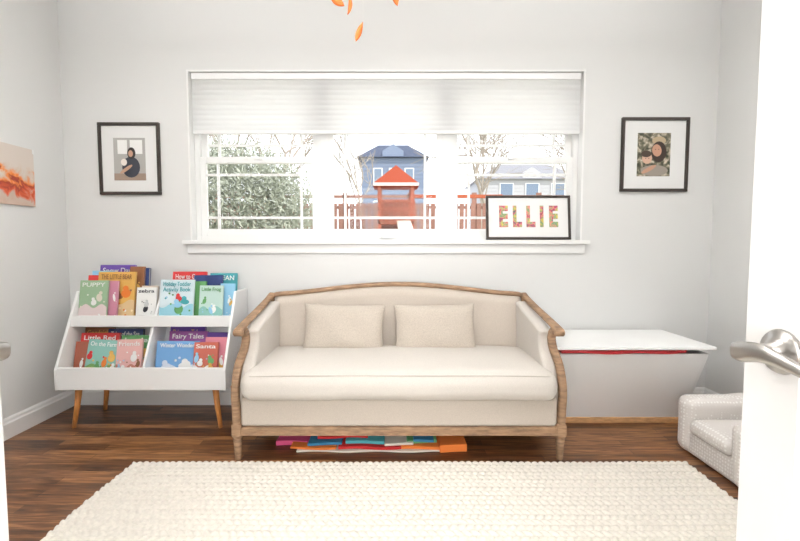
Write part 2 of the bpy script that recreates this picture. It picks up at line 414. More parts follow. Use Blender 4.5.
WB_ = .905
def crest(x):
    a = abs(x)/WB_
    return .858 + .068*(math.cos(min(1, a/.92)*math.pi)*.5+.5)**.75 - .012*max(0, (a-.85)/.15)**2
nx, nz = 60, 16; v = []; f = []
hw = WB_-.05
for side_ in (0, 1):
    for j in range(nz+1):
        for i in range(nx+1):
            s = -1+2*i/nx; t = j/nz
            zc = crest(s*hw)-.012; z = .38+(zc-.38)*t
            e1 = min(1, (1-abs(s))*hw/.05); e2 = min(1, (1-t)*.5/.05)
            puff = .035*(max(0, 1-(1-e1)**2))**.5*(max(0, 1-(1-e2)**2))**.5
            yb = 2.965+.045*t
            v.append((cx+s*hw, (yb-.02-puff) if side_ == 0 else yb+.025, z))
n1 = (nx+1)*(nz+1)
for side_ in (0, 1):
    for j in range(nz):
        for i in range(nx):
            a = side_*n1+j*(nx+1)+i
            f.append((a, a+1, a+nx+2, a+nx+1))
for i in range(nx):
    for j in (0, nz):
        a = j*(nx+1)+i; f.append((a, a+1, n1+a+1, n1+a))
for j in range(nz):
    for i in (0, nx):
        a = j*(nx+1)+i; f.append((a, a+nx+1, n1+a+nx+1, n1+a))
mk('back_upholstery', v, f, M['linen'], sf, True)
W2 = WB_
cp = [(cx-W2+.028, 2.99, .70), (cx-W2+.022, 3.0, .80), (cx-W2+.026, 3.005, .835)] + [(cx+x, 3.01, crest(x)) for x in np.linspace(-W2+.055, W2-.055, 15)] + [(cx+W2-.026, 3.005, .835), (cx+W2-.022, 3.0, .80), (cx+W2-.028, 2.99, .70)]
sweep('crest_rail', cr(cp, 5), (0, 1, 0), .03, .016, OK, sf, sq=.65)

def pillow(name, w, h, th, material, parent, mx, nn=22, p=3.0, pinch=.05):
    us = [math.sin(math.pi/2*(-1+2*i/nn)) for i in range(nn+1)]
    v = []; f = []
    for side_ in (1, -1):
        for j in us:
            for i in us:
                k = ((1-abs(i)**p)*(1-abs(j)**p))**.55
                wr = .004*math.sin(i*7+j*4*side_)*k
                v.append((w/2*i*(1-pinch*(1-j*j)), -side_*(th/2*k)+wr, h/2*j*(1-pinch*(1-i*i))))
    n1 = (nn+1)**2
    for s_ in (0, 1):
        for j in range(nn):
            for i in range(nn):
                a = s_*n1+j*(nn+1)+i; f.append((a, a+1, a+nn+2, a+nn+1))
    me = mk(name, v, f, material, None, True)
    bm = bmesh.new(); bm.from_mesh(me.data); bmesh.ops.remove_doubles(bm, verts=bm.verts, dist=.0004); bmesh.ops.recalc_face_normals(bm, faces=bm.faces); bm.to_mesh(me.data); bm.free()
    me.matrix_world = mx; me.parent = parent
    return me
for i, (px, rz) in enumerate(((-.325, .02), (.278, -.02))):
    g = group('lumbar_pillow')
    mx = Matrix.Translation((px, 2.82, .640)) @ Matrix.Rotation(rz, 4, 'Y') @ Matrix.Rotation(math.radians(-17), 4, 'X')
    pillow('pillow_cover', .54, .34, .16, M['linen2'], g, mx)

# ------------------------------------------------------------------ under-sofa things
bl = group('folded_play_blankets')
cols = {'b_pink': (.75, .10, .25), 'b_or': (.85, .22, .04), 'b_red': (.6, .03, .03), 'b_blue': (.05, .25, .45), 'b_wh': (.75, .7, .6), 'b_gr': (.15, .40, .18), 'b_teal': (.1, .45, .5)}
BM = {k: colmat(k, c, .85) for k, c in cols.items()}
lay = [('b_pink', -.70, -.50, .0, .03, 2.50), ('b_wh', -.56, .30, 0, .012, 2.42), ('b_or', -.60, -.33, .012, .026, 2.43), ('b_blue', -.50, -.30, .026, .042, 2.45),
       ('b_red', -.32, .05, .012, .03, 2.43), ('b_teal', -.28, -.05, .03, .05, 2.46), ('b_wh', -.05, .12, .03, .045, 2.44), ('b_or', .02, .36, .012, .03, 2.43),
       ('b_gr', .08, .26, .03, .05, 2.47), ('b_blue', .12, .24, .045, .06, 2.45), ('b_or', .27, .43, .0, .045, 2.42), ('b_red', -.45, -.15, .045, .06, 2.5)]
for k, a, b, z0, z1, y in lay:
    ph = random.random()*6
    rbox('fold_'+k, ((a+b)/2, y+.2, (z0+z1)/2+.001), (b-a, .4, z1-z0), .006, BM[k], bl, n=(14, 4, 1), fn=lambda p, ph=ph: Vector((p.x, p.y+.008*math.sin(p.x*18+ph), p.z)))

# ------------------------------------------------------------------ rug
rx0, rx1, ry0, ry1 = -1.43, 1.61, .76, 2.295
NX, NY = 640, 400
xs = np.linspace(rx0, rx1, NX); ys = np.linspace(ry0, ry1, NY)
X, Yg = np.meshgrid(xs, ys)
row = .036; ri = np.floor((Yg-ry0)/row); vv = (Yg-ry0)/row-ri
sg = np.where(ri % 2 == 0, 1, -1)
ph = X/.036 + .5*sg*(vv-.5) + .5*(ri % 2) + .12*np.sin(ri*2.3)
ci = np.floor(ph); rnd = np.modf(np.abs(np.sin(ci*12.9898+ri*78.233)*43758.5453))[0]
h = .003+(.013+.002*rnd)*(.15+.85*np.abs(np.sin(np.pi*ph))**.6)*(np.sin(np.pi*vv)**.5+.02)
edge = np.minimum.reduce([X-rx0, rx1-X, Yg-ry0, ry1-Yg]); h = np.where(edge < 1e-6, 0.0008, h)
X2 = X+.004*np.sin(Yg*9); Y2 = Yg+.003*np.sin(X*5)
V_ = np.stack([X2.ravel(), Y2.ravel(), h.ravel()], 1)
idx = np.arange(NX*NY).reshape(NY, NX)
Fq = np.stack([idx[:-1, :-1].ravel(), idx[:-1, 1:].ravel(), idx[1:, 1:].ravel(), idx[1:, :-1].ravel()], 1)
me = bpy.data.meshes.new('braided_wool_rug'); me.from_pydata(V_.tolist(), [], Fq.tolist()); me.update()
me.materials.append(M['wool'])
me.polygons.foreach_set('use_smooth', [True]*len(me.polygons))
rug = bpy.data.objects.new('braided_wool_rug', me); COL.objects.link(rug)

# ------------------------------------------------------------------ bookshelf
bs = group('kids_bookshelf'); WH = M['white']
bx0, bx1 = -2.165, -1.07; bc = -1.61
sp = [(3.14, .27), (2.70, .27), (2.70, .40), (2.925, .883), (3.14, .883)]
for i, x in enumerate((bx0, bx1-.018)):
    extrude_poly('side_panel', [(x, a, b) for a, b in sp], (.018, 0, 0), WH, bs, bevel=.003)
dp = [(3.12, .29), (2.725, .29), (2.735, .42), (2.90, .74), (2.98, .86), (3.12, .86)]
extrude_poly('divider', [(bc-.008, a, b) for a, b in dp], (.016, 0, 0), WH, bs)
xa, xb = bx0+.018, bx1-.018
box('back_panel', xa, xb, 3.122, 3.138, .27, .875, WH, bs)
box('bottom_panel', xa, xb, 2.72, 3.122, .272, .29, WH, bs, bevel=.001)
box('lower_lip', xa, xb, 2.702, 2.72, .272, .415, WH, bs, bevel=.002)
box('tier_shelf', xa, xb, 2.86, 3.12, .655, .672, WH, bs)
box('upper_lip', xa, xb, 2.842, 2.86, .655, .728, WH, bs, bevel=.002)
extrude_poly('lower_slant_back', [(xa, 2.90, .29), (xa, 3.03, .655), (xa, 3.04, .655), (xa, 2.91, .29)], (xb-xa, 0, 0), WH, bs)
for x, sx in ((bx0+.10, -1), (bx1-.10, 1)):
    for y, sy in ((2.78, -1), (3.06, 1)):
        o = .03
        sweep('leg', [Vector((x, y, .272)), Vector((x+sx*o*.5, y+sy*.006, .136)), Vector((x+sx*o*1.2, y+sy*.014, 0))], (1, 0, 0), lambda t: .021-.008*t, lambda t: .021-.008*t, M['legwood'], bs, sq=1)

# books
bk = group('picture_books')
cache = {}
def cm(c, r=.45):
    if c not in cache: cache[c] = mat('cover_%d' % len(cache), c, r)
    return cache[c]
PAPER = mat('book_pages', (.75, .72, .65), .9)
def book(x0, x1, zb_, zt_, yb_, th, lean, c, accents=(), title=None, tc=(.9, .9, .9), rot=0, seed=0, band=None):
    w = x1-x0; h = (zt_-zb_)/math.cos(lean)
    mx = Matrix.Translation(((x0+x1)/2, yb_, zb_+.002)) @ Matrix.Rotation(-lean, 4, 'X') @ Matrix.Rotation(rot, 4, 'Y')
    box('cover_front', -w/2, w/2, -.0015, .0015, 0, h, cm(c), bk, mx=mx)
    box('cover_back', -w/2, w/2, th-.0015, th+.0015, 0, h, cm(c), bk, mx=mx)
    box('spine', -w/2, -w/2+.002, .0015, th-.0015, 0, h, cm(c), bk, mx=mx)
    box('pages', -w/2+.002, w/2-.004, .0015, th-.0015, .004, h-.004, PAPER, bk, mx=mx)
    rd = random.Random(seed)
    if band:
        n = 16; pts = [(-w/2+w*i/n, -.0020, h*(.38+.05*math.sin(i*.7+seed))) for i in range(n+1)]
        pts = pts+[(w/2, -.0020, .001), (-w/2, -.0020, .001)]
        mk('cover_hills', pts, [tuple(range(len(pts)))], cm(band), bk, mx=mx)
    k = 0
    for ac in accents:
        rx = w*rd.uniform(.07, .13); rz = h*rd.uniform(.06, .11)
        cx_ = rd.uniform(-w/2+rx*1.2, w/2-rx*1.2); cz_ = rd.uniform(h*.28, h*.6)
        disc('cover_art', cx_, cz_, rx, rz, -.0026-.0003*k, cm(ac), bk, mx=mx, n=14, rot=rd.uniform(-.4, .4)); k += 1
        disc('cover_art', cx_+rx*rd.uniform(-.5, .5), cz_+rz*1.2, rx*.6, rx*.6, -.0026-.0003*k, cm(ac), bk, mx=mx, n=12); k += 1
        for _ in range(3):
            disc('cover_dot', rd.uniform(-w*.45, w*.45), rd.uniform(h*.08, h*.7), w*.03, w*.03, -.0024, cm(ac), bk, mx=mx, n=8)
    if title:
        for i, ln in enumerate(title):
            text('cover_title', ln, h*.14, cm(tc), bk, mx @ Matrix.Translation((0, -.0050-.0003*k, h*(.89-.13*i))) @ FACE, extrude=.0003, offset=.0006, fitw=w*.82)
L = math.radians
W_, K_ = (.85, .85, .83), (.03, .03, .04)
Yl, Rd, Or, Bl, Nv, Gn, Tl, Pk, Pu, LB, Br = (.72, .42, .10), (.6, .03, .03), (.75, .2, .03), (.04, .2, .6), (.02, .04, .15), (.12, .34, .12), (.05, .32, .36), (.68, .24, .30), (.13, .06, .34), (.28, .55, .75), (.25, .1, .04)
tb = .675
book(-2.09, -1.84, tb, 1.055, 3.012, .014, L(9), Pu, (LB, W_, LB), ('Snow Day',), W_, seed=1)
book(-1.865, -1.76, tb, 1.045, 2.99, .012, L(9), Br, (Bl, Yl), None, seed=2)
book(-1.79, -1.735, tb, 1.035, 3.01, .02, L(8), Nv, (), None, seed=2)
book(-2.13, -1.98, tb, 1.015, 2.99, .012, L(9), LB, (W_, Rd), None, seed=3)
book(-2.145, -2.04, tb, .985, 2.975, .012, L(9), Rd, (W_,), None, seed=3)
book(-2.06, -1.80, tb, 1.01, 2.955, .012, L(9), Yl, (Or, W_, Br, Or, (.9, .75, .5)), ('THE LITTLE BEAR',), Br, seed=4, band=(.75, .55, .3))
book(-2.145, -1.955, tb, .955, 2.90, .012, L(9), (.30, .45, .28), ((.75, .7, .6), W_), ('PUPPY',), W_, seed=5, band=(.75, .62, .62))
book(-1.98, -1.90, tb, .95, 2.925, .012, L(9), (.6, .25, .35), (W_,), None, seed=5)
book(-1.765, -1.63, tb, .905, 2.92, .012, L(9), W_, (K_, (.5, .5, .5)), ('zebra',), K_, seed=6)
book(-1.75, -1.64, tb, .915, 2.95, .012, L(9), (.7, .6, .5), (), None, seed=6)
book(-1.57, -1.33, tb, 1.008, 3.012, .014, L(9), Rd, (W_, Yl), ('How to Grow',), W_, seed=7)
book(-1.30, -1.11, tb, .998, 3.005, .014, L(9), Tl, (Nv, LB, W_), ('OCEAN',), W_, seed=8)
book(-1.40, -1.20, tb, .985, 2.975, .014, L(9), Nv, (LB, Gn), None, seed=9)
book(-1.595, -1.365, tb, .96, 2.90, .012, L(10), (.66, .77, .82), (Gn, Tl, Gn, Rd, LB), ('Holiday Toddler', 'Activity Book'), Tl, seed=10, band=(.30, .58, .68))
book(-1.39, -1.30, tb, .945, 2.94, .012, L(10), Gn, (Yl,), None, seed=11)
book(-1.325, -1.165, tb, .92, 2.90, .012, L(10), (.50, .66, .60), (W_, Gn, LB), ('Little Frog',), Gn, seed=12, band=(.25, .5, .45))
book(-1.20, -1.10, tb, .93, 2.94, .012, L(10), LB, (W_, Yl), None, seed=13)
tb = .293
book(-2.13, -1.93, tb, .628, 2.875, .016, L(13), Br, (), ('Goodnight',), Yl, seed=14)
book(-1.96, -1.72, tb, .62, 2.862, .016, L(13), Nv, (Rd,), ('Tales of the Sea',), W_, seed=15)
book(-2.12, -1.86, tb, .60, 2.83, .014, L(13), Rd, (W_, K_), ('Little Red',), W_, seed=16)
book(-1.84, -1.64, tb, .585, 2.825, .014, L(13), Gn, (Or, Yl), ('Jungle',), W_, seed=17)
book(-2.05, -1.83, tb, .565, 2.785, .012, L(13), (.25, .50, .45), (Gn, Yl, Rd, W_, Or), ('On the Farm',), W_, rot=.06, seed=18, band=(.2, .38, .12))
book(-2.13, -2.03, tb, .55, 2.80, .012, L(13), (.35, .1, .06), (W_,), None, seed=19)
book(-1.83, -1.66, tb, .57, 2.775, .012, L(13), (.72, .42, .40), (W_, Br, LB, W_), ('Friends',), W_, rot=-.03, seed=20, band=(.5, .2, .15))
book(-1.54, -1.30, tb, .632, 2.875, .018, L(13), Pu, (), ('Princess Tales',), Yl, seed=21)
book(-1.53, -1.27, tb, .608, 2.845, .018, L(13), (.3, .08, .3), (), ('Fairy Tales',), W_, seed=22)
book(-1.58, -1.30, tb, .555, 2.79, .012, L(13), (.15, .33, .60), (W_, LB, W_, (.7, .75, .85)), ('Winter Wonder',), W_, seed=23, band=(.65, .75, .85))
book(-1.30, -1.13, tb, .60, 2.85, .014, L(13), Pu, (Pk, W_), None, seed=24)
book(-1.27, -1.12, tb, .575, 2.82, .012, L(13), Pk, (Yl, W_), None, seed=25)
book(-1.325, -1.165, tb, .55, 2.78, .012, L(13), (.5, .12, .08), (W_, Gn, LB, Yl), ('Santa',), W_, seed=26, band=W_)

# ------------------------------------------------------------------ toy box
tbx = group('toy_box'); WB = M['whitebox']
tx0, tx1 = 1.0, 1.965
YF = 2.85
body = [(3.14, .035), (YF, .035), (2.635, .525), (3.14, .525)]
th = .018
for x in (tx0, tx1-th):
    extrude_poly('side_panel', [(x, a, b) for a, b in body], (th, 0, 0), WB, tbx, bevel=.002)
extrude_poly('front_panel', [(tx0+th, YF, .035), (tx0+th, 2.635, .523), (tx0+th, 2.655, .523), (tx0+th, YF+.02, .035)], (tx1-tx0-2*th, 0, 0), WB, tbx)
box('back_panel', tx0+th, tx1-th, 3.12, 3.138, .035, .555, WB, tbx)
box('bottom_panel', tx0+th, tx1-th, YF+.03, 3.12, .036, .05, WB, tbx)
box('lid', tx0-.01, 1.985, 2.60, 3.15, .556, .576, WB, tbx, bevel=.005, seg=3)
boxes('wood_base', [(tx0, tx1, YF-.012, YF+.02, 0, .036), (tx0, tx0+.03, YF+.02, 3.13, 0, .034), (tx1-.03, tx1, YF+.02, 3.13, 0, .034)], M['basewood'], tbx, bevel=.003)
bm_ = cm((.6, .03, .04))
rbox('red_blanket', (1.44, 2.762, .5365), (.78, .28, .022), .010, bm_, tbx, n=(30, 4, 1), fn=lambda p: Vector((p.x, p.y+.004*math.sin(p.x*14)+.02*abs(p.x/.4)**3, p.z+.003*math.sin(p.x*19))))

# ------------------------------------------------------------------ kids armchair (faces -X)
ca = group('kids_armchair')
def dotmat():
    m = mat('dotted_minky', (.74, .72, .69), .95)
    nt = m.node_tree; b = nt.nodes['Principled BSDF']
    tc = nt.nodes.new('ShaderNodeTexCoord'); vo = nt.nodes.new('ShaderNodeTexVoronoi'); vo.inputs['Scale'].default_value = 55; vo.inputs['Randomness'].default_value = .25
    r = nt.nodes.new('ShaderNodeValToRGB'); r.color_ramp.elements[0].position = .25; r.color_ramp.elements[0].color = (.86, .84, .81, 1); r.color_ramp.elements[1].position = .4; r.color_ramp.elements[1].color = (.70, .66, .63, 1)
    nt.links.new(tc.outputs['Object'], vo.inputs['Vector']); nt.links.new(vo.outputs['Distance'], r.inputs[0]); nt.links.new(r.outputs[0], b.inputs['Base Color'])
    bp = nt.nodes.new('ShaderNodeBump'); bp.inputs['Strength'].default_value = .25; bp.inputs['Distance'].default_value = .003; bp.invert = True
    nt.links.new(vo.outputs['Distance'], bp.inputs['Height']); nt.links.new(bp.outputs[0], b.inputs['Normal'])
    return m
DM = dotmat()
cY0, cY1 = 1.98, 2.50; cX0, cX1 = 1.67, 2.20
rbox('base', ((cX0+cX1)/2+.01, (cY0+cY1)/2, .075), (cX1-cX0-.03, cY1-cY0-.03, .145), .03, DM, ca, n=(8, 8, 4))
rbox('seat_cushion', (cX0+.19, (cY0+cY1)/2, .175), (.38, .29, .085), .035, DM, ca, crown=.015, n=(10, 8, 3))
for y in (cY0+.058, cY1-.058):
    rbox('arm', ((cX0+cX1)/2, y, .168), (cX1-cX0, .115, .326), .055, DM, ca, n=(14, 2, 10), fn=lambda p: Vector((p.x, p.y*(1+.25*max(0, p.z/.16)), p.z+(.025*max(0, p.x/.25) if p.z > 0 else 0))))
rbox('backrest', (cX1-.075, (cY0+cY1)/2, .20), (.14, cY1-cY0-.01, .39), .06, DM, ca, n=(4, 14, 10), fn=lambda p: Vector((p.x+.03*max(0, p.z/.2), p.y*(1-.08*max(0, p.z/.2)), p.z)))

# ------------------------------------------------------------------ framed pictures
def frame(name, x0, x1, z0, z1, y, fw=.022, dep=.022):
    g = group(name)
    boxes('frame_moulding', [(x0, x1, y-dep, y-.001, z1-fw, z1), (x0, x1, y-dep, y-.001, z0, z0+fw), (x0, x0+fw, y-dep, y-.001, z0+fw, z1-fw), (x1-fw, x1, y-dep, y-.001, z0+fw, z1-fw)], M['black'], g, bevel=.002)
    box('mat_board', x0+fw-.002, x1-fw+.002, y-.010, y-.003, z0+fw-.002, z1-fw+.002, M['matw'], g)
    return g
g = frame('framed_photo', -2.137, -1.692, 1.566, 2.084, YB)
px0, px1, pz0, pz1 = -2.03, -1.80, 1.67, 1.975
box('photo_print', px0, px1, YB-.0112, YB-.010, pz0, pz1, cm((.42, .41, .39)), g)
boxes('photo_window', [(px0+.03, px0+.10, YB-.012, YB-.0112, 1.86, 1.96), (px0+.12, px1-.02, YB-.012, YB-.0112, 1.86, 1.96)], cm((.88, .88, .86)), g)
boxes('photo_sill', [(px0, px1, YB-.0122, YB-.0112, pz0, pz0+.05)], cm((.30, .22, .17)), g)
disc('photo_body', -1.905, 1.765, .065, .075, YB-.0130, cm((.03, .035, .05)), g)
disc('photo_hair', -1.90, 1.865, .030, .042, YB-.0136, cm((.02, .014, .01)), g)
disc('photo_face', -1.905, 1.862, .017, .024, YB-.0142, cm((.55, .32, .22)), g)
disc('photo_arm', -1.94, 1.75, .055, .012, YB-.0148, cm((.5, .3, .2)), g, rot=.6)
disc('photo_baby', -1.955, 1.80, .022, .025, YB-.0150, cm((.8, .74, .68)), g)
g = frame('framed_photo', 1.656, 2.145, 1.588, 2.12, YB)
px0, px1, pz0, pz1 = 1.775, 2.015, 1.70, 2.01
box('photo_print', px0, px1, YB-.0112, YB-.010, pz0, pz1, ramp_mat('photo_foliage', [(.35, (.03, .035, .02)), (.5, (.16, .15, .10)), (.65, (.6, .52, .42))], 25), g)
disc('photo_hat', 1.93, 1.955, .05, .03, YB-.0122, cm((.45, .35, .22)), g)
disc('photo_hair', 1.93, 1.875, .055, .075, YB-.0128, cm((.03, .015, .01)), g)
disc('photo_face', 1.915, 1.885, .034, .044, YB-.0134, cm((.50, .27, .18)), g, rot=.2)
disc('photo_body', 1.90, 1.74, .10, .04, YB-.0140, cm((.30, .26, .22)), g)
disc('photo_arm', 1.86, 1.75, .06, .015, YB-.0143, cm((.5, .28, .19)), g, rot=.5)
disc('photo_child_head', 1.845, 1.83, .036, .042, YB-.0146, cm((.60, .38, .28)), g)
disc('photo_child_hair', 1.838, 1.86, .038, .024, YB-.0152, cm((.05, .03, .02)), g)
for a, b in ((1.903, 1.892), (1.927, 1.892), (1.835, 1.828), (1.857, 1.828)):
    disc('photo_eye', a, b, .004, .003, YB-.0158, cm((.02, .01, .01)), g, n=8)

g = group('framed_name_print')
fx0, fx1, fh = .68, 1.297, .325
lean = L(7)
mxf = Matrix.Translation((0, 3.142, WZ0+.004)) @ Matrix.Rotation(-lean, 4, 'X')
for q in [(fx0, fx1, 0, .018), (fx0, fx1, fh-.018, fh), (fx0, fx0+.018, .018, fh-.018), (fx1-.018, fx1, .018, fh-.018)]:
    box('frame_bar', q[0], q[1], -.008, .012, q[2], q[3], M['black'], g, bevel=.002, mx=mxf)
box('mat_board', fx0+.016, fx1-.016, 0, .006, .016, fh-.016, M['matw'], g, mx=mxf)
LC = ramp_mat('letter_collage', [(.34, (.02, .14, .11)), (.42, (.45, .04, .12)), (.49, (.75, .30, .20)), (.56, (.10, .32, .16)), (.63, (.65, .5, .10))], 26, .6)
text('name_letters', 'E L L I E', .20, LC, g, mxf @ Matrix.Translation(((fx0+fx1)/2, -.001, fh/2)) @ FACE, extrude=.0006, offset=.011, fitw=.43)

g = group('painted_canvas_art')
ART = bpy.data.materials.new('abstract_painting'); ART.use_nodes = True
nt = ART.node_tree; b = nt.nodes['Principled BSDF']; b.inputs['Roughness'].default_value = .7
tc = nt.nodes.new('ShaderNodeTexCoord'); n = nt.nodes.new('ShaderNodeTexNoise'); n.inputs['Scale'].default_value = 9; n.inputs['Detail'].default_value = 5; n.inputs['Distortion'].default_value = .8
sx = nt.nodes.new('ShaderNodeSeparateXYZ'); mr = nt.nodes.new('ShaderNodeMapRange'); mr.inputs['From Min'].default_value = 1.45; mr.inputs['From Max'].default_value = 1.82
nt.links.new(tc.outputs['Object'], n.inputs['Vector']); nt.links.new(tc.outputs['Object'], sx.inputs[0]); nt.links.new(sx.outputs['Z'], mr.inputs[0])
ad = nt.nodes.new('ShaderNodeMath'); ad.operation = 'MULTIPLY_ADD'; ad.inputs[1].default_value = 1.1
nt.links.new(n.outputs['Fac'], ad.inputs[0]); nt.links.new(mr.outputs[0], ad.inputs[2])
r = nt.nodes.new('ShaderNodeValToRGB'); c = r.color_ramp
hf = nt.nodes.new('ShaderNodeMath'); hf.operation = 'MULTIPLY'; hf.inputs[1].default_value = .5; nt.links.new(ad.outputs[0], hf.inputs[0])
nt.links.new(hf.outputs[0], r.inputs[0])
c.elements[0].position = .28; c.elements[0].color = (.55, .40, .32, 1); c.elements[1].position = .62; c.elements[1].color = (.68, .60, .54, 1)
for p, q in ((.36, (.55, .45, .38)), (.42, (.62, .10, .03)), (.48, (.28, .03, .02)), (.52, (.80, .24, .05)), (.57, (.66, .52, .42))):
    e_ = c.elements.new(p); e_.color = (*q, 1)
nt.links.new(r.outputs[0], b.inputs['Base Color'])
box('canvas', XL+.001, XL+.012, 2.44, 2.895, 1.453, 1.828, ART, g, bevel=.001)
box('tape', XL+.012, XL+.0125, 2.885, 2.90, 1.80, 1.83, M['matw'], g)

# ------------------------------------------------------------------ hanging leaf mobile
mb = group('hanging_leaf_mobile')
hub = Vector((-.13, 2.0, 2.62))
sweep('cord', [hub, Vector((-.13, 2.0, ZC))], (1, 0, 0), .0015, .0015, M['steel'], mb, sec=6, sq=1)
def leaf(p, ln, wd, rot, rz):
    v = []; f = []; n = 10
    for i in range(n+1):
        t = i/n; w = wd*math.sin(math.pi*min(1, t*1.0))**.8*.5
        for s in (-1, 0, 1): v.append(Vector((s*w, .010*math.sin(t*3)+abs(s)*.006, -t*ln)))
    for i in range(n):
        for k in (0, 1): f.append((3*i+k, 3*i+k+1, 3*i+4+k, 3*i+3+k))
    mx = Matrix.Translation(p) @ Matrix.Rotation(rz, 4, 'Z') @ Matrix.Rotation(rot, 4, 'Y')
    ob = mk('leaf', v, f, M['orange'], mb, True, mx)
    s = ob.modifiers.new('s', 'SOLIDIFY'); s.thickness = .002
    sweep('thread', [Vector(p), Vector((p[0], p[1], 2.62))], (1, 0, 0), .0005, .0005, M['matw'], mb, sec=5, sq=1)
for a in range(4):
    th_ = a*math.pi/4+.3
    d = Vector((math.cos(th_), math.sin(th_)*.6, 0))*.17
    sweep('arm_rod', [hub-d, hub+d], (0, 0, 1), .002, .002, M['steel'], mb, sec=6, sq=1)
leaf((-.285, 2.0, 2.335), .085, .04, -.9, .2)
leaf((-.20, 2.02, 2.335), .085, .025, .15, -.6)
leaf((-.135, 2.0, 2.205), .095, .026, .35, .3)
leaf((-.015, 1.98, 2.37), .12, .035, -.3, -.5)
leaf((-.09, 2.08, 2.47), .10, .045, .6, .4)
leaf((.03, 2.06, 2.5), .10, .045, .2, .9)
leaf((-.27, 1.95, 2.5), .10, .045, .3, .5)

# ------------------------------------------------------------------ outdoors
GR = ramp_mat('winter_lawn', [(.3, (.35, .33, .22)), (.7, (.5, .5, .38))], 3)
mk('lawn_ground', [(-60, 3.4, .3), (60, 3.4, .3), (60, 6, .6), (-60, 6, .6), (60, 13, 1.5), (-60, 13, 1.5), (60, 55, 3.0), (-60, 55, 3.0)], [(0, 1, 2, 3), (3, 2, 4, 5), (5, 4, 6, 7)], GR)
fe = group('garden_fence')
FM = mat('cedar_fence', (.27, .14, .105), .8, noise=(3, .2))
l = []
x = -14
while x < 14:
    l.append((x, x+.13, 12.0, 12.02, 1.40, 2.35)); x += .16
boxes('pickets', l, FM, fe)
boxes('rails', [(-14, 14, 12.02, 12.06, z, z+.08) for z in (1.55, 2.2, 2.5)] + [(x_, x_+.12, 12.02, 12.14, 1.2, 2.65) for x_ in np.arange(-14, 14, 1.8)], FM, fe)
ps = group('playset')
PM = mat('playset_redwood', (.36, .085, .035), .8); PR = mat('playset_roof', (.36, .06, .025), .8)
PD = mat('playset_backwall', (.22, .07, .04), .8)
pxa, pxb, py0, py1 = -.36, .50, 10.2, 11.1
boxes('posts', [(x_, x_+.08, y_, y_+.08, 1.1, 2.75) for x_ in (pxa, pxb-.08) for y_ in (py0, py1-.08)], PM, ps)
boxes('deck_rails', [(pxa, pxb, py0-.02, py0, z, z+.07) for z in (1.75, 2.0, 2.2)] + [(pxa, pxb, py0, py1, 1.7, 1.76)] + [(x_, x_+.04, py0-.02, py0, 1.75, 2.25) for x_ in np.arange(pxa, pxb, .12)], PM, ps)
boxes('lower_panels', [(pxa, pxb, py1-.05, py1, 1.1, 2.3), (pxa, pxa+.02, py0, py1, 1.75, 2.3)], PD, ps)
extrude_poly('roof', [(pxa-.12, py0-.1, 2.62), (pxb+.12, py0-.1, 2.62), ((pxa+pxb)/2, py0-.1, 3.05)], (0, 1.1, 0), PR, ps)
boxes('gable_trim', [(pxa-.1, pxb+.1, py0-.13, py0-.1, 2.58, 2.64)], cm((.85, .85, .83)), ps)
sweep('slide', [Vector((.25, 10.18, 1.75)), Vector((.3, 9.7, 1.5)), Vector((.35, 9.1, 1.15)), Vector((.37, 8.7, 1.05))], (1, 0, 0), .17, .03, cm((.7, .7, .6)), ps)
boxes('swing_beam', [(.5, 2.6, 10.6, 10.7, 2.35, 2.43), (2.5, 2.6, 10.3, 10.4, 1.1, 2.4), (2.5, 2.6, 10.9, 11.0, 1.1, 2.4)], PM, ps)

def house(name, xa, xb, y, zb_, ze, zr, colr, roofc):
    g = group(name)
    wm = mat(name+'_siding', colr, .8); rm = mat(name+'_roof', roofc, .9)
    box('walls', xa, xb, y, y+9, zb_, ze, wm, g)
    boxes('siding_courses', [(xa, xb, y-.04, y, z, z+.04) for z in np.arange(zb_, ze, .45)], wm, g)
    o = .5; xm = (xa+xb)/2
    mk('roof', [(xa-o, y-o, ze), (xb+o, y-o, ze), (xb+o, y+9+o, ze), (xa-o, y+9+o, ze), (xa+(xb-xa)*.25, y+3.5, zr), (xb-(xb-xa)*.25, y+3.5, zr)], [(0, 1, 5, 4), (1, 2, 5), (2, 3, 4, 5), (3, 0, 4), (0, 3, 2, 1)], rm, g)
    w = (xb-xa)
    wl = []; gl = []
    for fx in (.2, .45, .7):
        for fz in (.25, .68):
            x_ = xa+w*fx; z_ = zb_+(ze-zb_)*fz
            wl.append((x_-.1, x_+w*.12+.1, y-.1, y-.05, z_-.1, z_+1.6)); gl.append((x_, x_+w*.12, y-.12, y-.1, z_, z_+1.5))
    boxes('window_trim', wl, cm((.85, .85, .83)), g); boxes('window_panes', gl, cm((.15, .2, .28)), g)
    extrude_poly('dormer', [(xm-1.2, y-.3, ze+.0), (xm+1.2, y-.3, ze), (xm+1.2, y-.3, ze+.7), (xm, y-.3, ze+1.5), (xm-1.2, y-.3, ze+.7)], (0, 3, 0), wm, g)
house('neighbor_house', -3.6, 3.6, 50, 2.5, 11.2, 13.4, (.17, .21, .30), (.05, .065, .11))
house('neighbor_house_gray', 11, 24, 55, 3, 9.5, 12.0, (.42, .42, .44), (.22, .22, .24))

